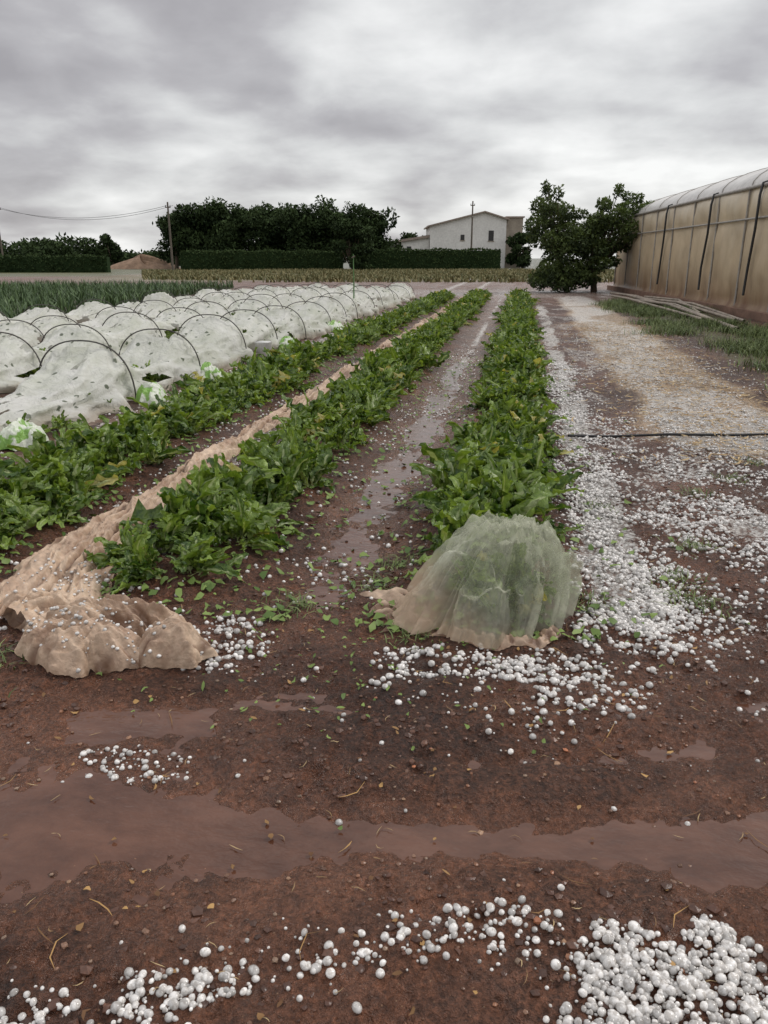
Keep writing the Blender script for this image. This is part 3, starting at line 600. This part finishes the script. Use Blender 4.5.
def crumple(name,loc,rx,ry,h,mat,seed,rot=0,amp=.035,sc_=9.,parent=None,nr=46,na=120,prof=2.2,stretch=4.,fa=0.):
    q=np.linspace(0,1,nr)[:,None]; t=np.linspace(0,2*np.pi,na,endpoint=False)[None]
    cx,sy=np.cos(t),np.sin(t); edge=1+.26*vn(cx*2,sy*2,seed+3)+.14*vn(cx*6,sy*6,seed+4)
    x=q*cx*rx*edge; y=q*sy*ry*edge
    a=x*math.cos(fa)+y*math.sin(fa); b=-x*math.sin(fa)+y*math.cos(fa)
    b=b+.06*vn(a*5,b*5,seed+8)+.02*vn(a*14,b*9,seed+9)
    def rdg(u,v,s): return 1-2*np.abs(vn(u,v,s))
    r1=rdg(a*sc_*.55,b*sc_*stretch*.6,seed); r2=rdg(a*sc_*1.1+b*8,b*sc_*stretch*1.3,seed+5); r3=rdg(a*sc_*3+b*20,b*sc_*stretch*2.4,seed+6)
    z=h*np.clip(1-q**prof,0,1)**.6+(amp*r1+amp*.6*r2+amp*.24*r3+amp*.5)*(.3+.7*(1-q**4))
    V=np.stack([x,y,np.maximum(z,.004)],2).reshape(-1,3); cr,sr=math.cos(rot),math.sin(rot)
    xx=V[:,0]*cr-V[:,1]*sr+loc[0]; yy=V[:,0]*sr+V[:,1]*cr+loc[1]; V=np.stack([xx,yy,V[:,2]+H(xx,yy)-.003],1)
    val=ss(.5,-.3,.6*r1+.5*r2+.25*r3).ravel()  # valley mask, for shading painted into the folds
    return mesh_np(name,V,gridF(nr,na,True),mat,True,{'fold_shade':val},parent)
for k,(x,y,s) in enumerate([(-4.10,5.75,1.2),(-3.98,7.9,1.1),(-4.0,9.6,1.1),(-3.98,13.1,1.2),(-5.3,6.0,1),(-5.75,11.0,1.2),(-3.98,16.6,1.3),(-4.45,5.55,.9)]):
    crumple('plastic_weight_bag',(x,y,0),.15*s,.19*s,.14*s,Mbag,20+k,random.uniform(-.5,.5),.035,9.,nr=30,na=70,stretch=1.6,fa=random.uniform(0,3))
e=empty('white_bucket',(-3.95,11.7,float(H(-3.95,11.7)))); V,F=tube([(0,0,0),(0,0,.02),(0,0,.26),(0,0,.27),(0,0,.262),(0,0,.03)],[.001,.10,.13,.138,.125,.1],20); mesh_np('body',V,F,simple('white_plastic',(.75,.75,.73),.4,.05),parent=e)
t=np.linspace(0,np.pi,14); V,F=tube(np.stack([.135*np.cos(t),.09*np.sin(t),.25+.05*np.sin(t)],1),[.004]*14,6); mesh_np('handle',V,F,Mst,parent=e)
def stake(x,y,h):
    e=empty('wooden_stake',(x,y,0)); V,F=tube([(0,0,0),(.01,0,h/2),(0,.02,h)],[.02,.018,.012]); mesh_np('shaft',V,F,simple('stake_green',(.1,.2,.07),.7),parent=e)
    V,F=tube([(-.04,0,h-.1),(.05,0,h-.05)],[.02,.02]); mesh_np('tie',V,F,Mp,parent=e)
stake(-4.6,21.5,1.6)
# ---------------- net cloth
def netmat(name,c0,c1,transp,trl=.3,sc_=30,zmix=None,bs=.5,fold_shade=(.16,.085,.05),gk=.9):
    m,nt,_,L=newmat(name); v=objco(nt); nn=noise(nt,v,5,4,.65,.5)
    c=mixc(nt,ramp(nt,nn,[(.35,0.),(.65,1.)]),c0,c1)
    c=mixc(nt,.5,c,ramp(nt,noise(nt,v,30,3,.65),[(.35,.5),(.65,1.1)]),'MULTIPLY')
    if zmix:
        s_=N(nt,'ShaderNodeSeparateXYZ'); L.new(v,s_.inputs[0])
        q=math_(nt,'ADD',math_(nt,'ADD',s_.outputs[2],math_(nt,'MULTIPLY',s_.outputs[0],.45)),math_(nt,'MULTIPLY',nn,.12))
        zf=ramp(nt,q,[(.02,1.),(.22,0.)]); c=mixc(nt,zf,c,zmix)
    ga=N(nt,'ShaderNodeAttribute',attribute_name='fold_shade').outputs['Fac']
    c=mixc(nt,math_(nt,'MULTIPLY',ga,gk),c,fold_shade)  # fold shading painted into the net colour, darker in the valleys
    p=princ(nt,c,.45,bump(nt,noise(nt,v,sc_,3,.6,1.),bs,.012),.45)
    if trl>0:
        t=N(nt,'ShaderNodeBsdfTranslucent'); L.new(c,t.inputs[0]); mx=N(nt,'ShaderNodeMixShader'); mx.inputs[0].default_value=trl
        L.new(p.outputs[0],mx.inputs[1]); L.new(t.outputs[0],mx.inputs[2]); sh=mx.outputs[0]
    else: sh=p.outputs[0]
    if transp>0:
        tr=N(nt,'ShaderNodeBsdfTransparent'); m2=N(nt,'ShaderNodeMixShader'); m2.inputs[0].default_value=transp
        if zmix: L.new(math_(nt,'MULTIPLY_ADD',zf,-.30,transp),m2.inputs[0])
        L.new(sh,m2.inputs[1]); L.new(tr.outputs[0],m2.inputs[2]); sh=m2.outputs[0]
    finish(nt,sh); return m
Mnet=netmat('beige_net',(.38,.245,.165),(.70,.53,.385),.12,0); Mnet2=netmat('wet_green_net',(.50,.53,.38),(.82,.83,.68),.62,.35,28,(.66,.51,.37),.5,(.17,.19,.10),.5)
net=empty('netting_strip',(-2.25,3,0)); 
ys_=np.concatenate([np.arange(2.62,8,.0125),np.arange(8,31,.06)]); na=80; u=np.linspace(-1,1,na)
cxs=np.interp(ys_,[2.55,3.0,3.5,4.5,8,31],[-2.05,-2.14,-2.22,-2.27,-2.3,-2.3]); ws=np.interp(ys_,[2.55,2.9,3.3,4.2,6,31],[.16,.28,.25,.18,.10,.10])
ws=ws*(1+.35*vn(ys_*1.3,ys_*0,50)+.15*vn(ys_*5,ys_*0,49))
Xn=cxs[:,None]+u[None]*ws[:,None]*(1+.1*vn(ys_*9,ys_*0+2,48))[:,None]+.03*vn(ys_*3,ys_*0,51)[:,None]; Yn=ys_[:,None]+.05*vn(u[None]*3,ys_[:,None]*2,52)
arch=.05*(1-u[None]**2)*(.3+.7*ss(-.2,.5,vn(ys_*1.1,ys_*0,58)))[:,None]
un=u[None]*ws[:,None]; wxx=un+.05*vn(un*6,Yn*2.2,59)+.02*vn(un*15,Yn*7,57)
g1=1-2*np.abs(vn(wxx*16,Yn*1.0,53)); g2=1-2*np.abs(vn(wxx*36+Yn*3,Yn*3.2,54)); g3=1-2*np.abs(vn(wxx*70-Yn*9,Yn*9,55))
Zn=H(Xn,Yn)*.6+.010+arch+(.040*g1+.026*g2+.011*g3)*(1-u[None]**4)
Zn=np.maximum(Zn,H(Xn,Yn)+.003)
V=np.stack([Xn,Yn,Zn],2).reshape(-1,3)-np.array([-2.25,3,0]); mesh_np('cloth',V,gridF(len(ys_),na),Mnet,True,{'fold_shade':ss(.5,-.3,.6*g1+.5*g2+.25*g3).ravel()},net)  # strip's fold valleys carry painted shade
bd=empty('netting_bundle',(0,0,0))
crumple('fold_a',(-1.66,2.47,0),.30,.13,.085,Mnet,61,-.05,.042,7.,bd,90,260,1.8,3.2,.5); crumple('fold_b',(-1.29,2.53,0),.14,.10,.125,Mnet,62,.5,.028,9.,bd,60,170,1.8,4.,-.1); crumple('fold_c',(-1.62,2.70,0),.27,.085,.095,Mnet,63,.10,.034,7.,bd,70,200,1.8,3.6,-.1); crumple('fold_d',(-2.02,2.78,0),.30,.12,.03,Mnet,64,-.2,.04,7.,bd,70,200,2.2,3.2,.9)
n=520; x_=np.concatenate([-1.95+rng.normal(0,.2,n//2),-1.6+rng.normal(0,.18,n//2)]); y_=np.concatenate([2.95+rng.normal(0,.25,n//2),2.55+rng.normal(0,.12,n//2)])
dg=bpy.context.evaluated_depsgraph_get(); dg.update()
zz=[];ok=[]
for a_,b_ in zip(x_,y_):
    hit,loc,_,_,obh,_=sc.ray_cast(dg,Vector((a_,b_,.5)),Vector((0,0,-1)))
    ok.append(hit and obh.name.split('.')[0] in('cloth','fold_a','fold_b','fold_c','fold_d')); zz.append(loc.z if hit else 0)
ok=np.array(ok); x_,y_,zz=x_[ok],y_[ok],np.array(zz)[ok]
if len(x_): R=rng.uniform(.003,.010,len(x_)); blobs('hailstones',np.stack([x_,y_,zz+R*.5],1),R,2,Mh,icecol(len(x_)),.85,.06)
# net covered plant
nc=empty('net_covered_chard',(-.07,3.12,0))
nr,na=120,360; q=np.linspace(0,1,nr)[:,None]; t=np.linspace(0,2*np.pi,na,endpoint=False)[None]; cx,sy=np.cos(t),np.sin(t)
left=np.clip(-cx*.85-sy*.5,0,1)
rr=np.sin(np.pi/2*q**.9)
zz=np.cos(np.pi/2*q)**(.50+.66*left)
wv=.45*vn(cx*2*q,sy*2*q,70)+.15*vn(cx*6*q,sy*6*q,79)
rg=1-2*np.abs(vn(cx*3.4+wv,sy*3.4+q*.5,71)); rg2=1-2*np.abs(vn(cx*8+wv*2,sy*8+q*1.0,72)); rg3=1-2*np.abs(vn(cx*19+wv*3,sy*19+q*2.0,73))
k_=ss(.12,.7,q)
ext=1+(.16*rg+.10*rg2+.05*rg3)*k_+.36*left*q**2+.06*np.sin(t*2+1)*q+.10*vn(cx*1.5,sy*1.5,76)
def rq(a,b,s): return 1-2*np.abs(vn(a,b,s))
l1=rq(cx*q*4+sy*q*2,sy*q*7,77); l2=rq(cx*q*12+3,sy*q*7+cx*q*5,78)
lump=.20*vn(cx*q*3.2,sy*q*3.2,75)+.11*l1+.07*l2
zz=zz*(1+lump*1.2)+(.07*rg+.05*rg2)*np.sin(np.pi*q)
Hh=.335; Xh=.280*rr*cx*ext+.06*zz; Yh=.24*rr*sy*ext+.05*zz; Zh=np.maximum(Hh*zz,.0)
Zh=Zh+.010*(1-ss(0,.1,Zh))*(1+rg2)
hump_fold_shade=ss(.3,-.4,(.6*rg+.4*rg2+.25*rg3)*k_+(.5*l1+.4*l2)*(1-k_))*(1+0*zz)  # creases of the hump, darkened as painted shade
Zg=H(Xh-.07,Yh+3.12)*(1-ss(0,.25,Zh)); V=np.stack([Xh,Yh,Zh+Zg+.004],2).reshape(-1,3); mesh_np('net_cover',V,gridF(nr,na,True),Mnet2,True,{'fold_shade':hump_fold_shade.ravel()},nc)
for (x,y,s) in((-.06,.02,.9),(.08,.05,.95),(0,.10,.9),(.04,-.06,.85),(.14,0,.75),(.12,-.06,.8)):
    ob=bpy.data.objects.new('chard_plant',pm[int(abs(x*100))%6]); sc.collection.objects.link(ob); ob.parent=nc; ob.location=(x,y,.03); ob.scale=(s*.68,s*.68,s*.90); ob.rotation_euler=(0,0,x*30)
th=np.linspace(math.radians(165),math.radians(325),120); Hx=[]; ww=np.linspace(0,1,20)
for a in th:
    for w_ in ww:
        rr_=.95+w_*(.60 if a<math.radians(215) else .24)*(1+.6*float(vn(a*4,0,86)))
        Hx.append((-.07+.30*rr_*math.cos(a)*(1.18 if a<math.radians(240) else 1.02),3.12+.25*rr_*math.sin(a),w_,a))
Hx=np.array(Hx); x,y=Hx[:,0],Hx[:,1]; hg=1-np.abs(2*vn(Hx[:,3]*16+.5*Hx[:,2],Hx[:,2]*1.5,82)); z=H(x,y)+.004+.030*np.sin(np.pi*Hx[:,2])*(.5+.5*vn(Hx[:,3]*9,Hx[:,2]*2,81))+.026*hg*(1-Hx[:,2]**4)
V=np.stack([x+.07,y-3.12,np.maximum(z,H(x,y)+.003)],1); mesh_np('hem',V,gridF(120,20),Mnet,True,{'fold_shade':ss(.6,0,hg)},nc)  # hem folds get painted shade between the ridges
# ---------------- world
w=bpy.data.worlds.new('World'); sc.world=w; w.use_nodes=True; nt=w.node_tree; nt.nodes.clear(); L=nt.links
SE,SR=math.radians(42),math.radians(60)
sky=N(nt,'ShaderNodeTexSky'); sky.sky_type='NISHITA'; sky.sun_disc=False; sky.sun_elevation=SE; sky.sun_rotation=SR
bg1=N(nt,'ShaderNodeBackground'); L.new(sky.outputs[0],bg1.inputs[0]); bg1.inputs[1].default_value=.1
g=N(nt,'ShaderNodeTexCoord').outputs['Generated']; sp=N(nt,'ShaderNodeSeparateXYZ'); L.new(g,sp.inputs[0])
zc=math_(nt,'ADD',math_(nt,'MAXIMUM',sp.outputs[2],0.),.26)
cb=N(nt,'ShaderNodeCombineXYZ'); L.new(math_(nt,'DIVIDE',sp.outputs[0],zc),cb.inputs[0]); L.new(math_(nt,'DIVIDE',sp.outputs[1],zc),cb.inputs[1])
na_=noise(nt,cb.outputs[0],1.0,3,.5,.5); nb_=noise(nt,cb.outputs[0],3.0,5,.55,.15)
dn=math_(nt,'ADD',math_(nt,'MULTIPLY',na_,.70),math_(nt,'MULTIPLY',nb_,.30))
dp=N(nt,'ShaderNodeVectorMath',operation='DOT_PRODUCT'); L.new(g,dp.inputs[0]); bd_=Vector((.20,.96,.13)).normalized(); dp.inputs[1].default_value=bd_
glow=ramp(nt,dp.outputs['Value'],[(.88,0.),(1.,1.)])
dn=math_(nt,'MULTIPLY_ADD',glow,.09,dn)
cc=ramp(nt,dn,[(.38,(.37,.355,.37)),(.47,(.49,.478,.492)),(.55,(.68,.68,.68)),(.66,(.95,.95,.94))])
up=ramp(nt,sp.outputs[2],[(.28,1.),(.7,1.9)])
cc=mixc(nt,1.,cc,up,'MULTIPLY')
bg2=N(nt,'ShaderNodeBackground'); L.new(cc,bg2.inputs[0]); bg2.inputs[1].default_value=1.05
mx=N(nt,'ShaderNodeMixShader'); mx.inputs[0].default_value=.92; L.new(bg1.outputs[0],mx.inputs[1]); L.new(bg2.outputs[0],mx.inputs[2])
o=N(nt,'ShaderNodeOutputWorld'); L.new(mx.outputs[0],o.inputs[0])
sl=bpy.data.lights.new('sun','SUN'); sl.energy=1.5; sl.angle=math.radians(12); sl.color=(1,.96,.91); so=bpy.data.objects.new('sun',sl); sc.collection.objects.link(so)
dsun=Vector((math.sin(SR)*math.cos(SE),math.cos(SR)*math.cos(SE),math.sin(SE))); so.rotation_euler=dsun.to_track_quat('Z','Y').to_euler()
# ---------------- camera
cam=bpy.data.cameras.new('camera'); cam.lens=27.07; cam.sensor_width=36; cam.clip_end=5000; cam.clip_start=.05
co=bpy.data.objects.new('camera',cam); sc.collection.objects.link(co); co.location=(0,0,1.5); co.rotation_euler=(math.radians(90-18.26),0,math.radians(9.9)); sc.camera=co
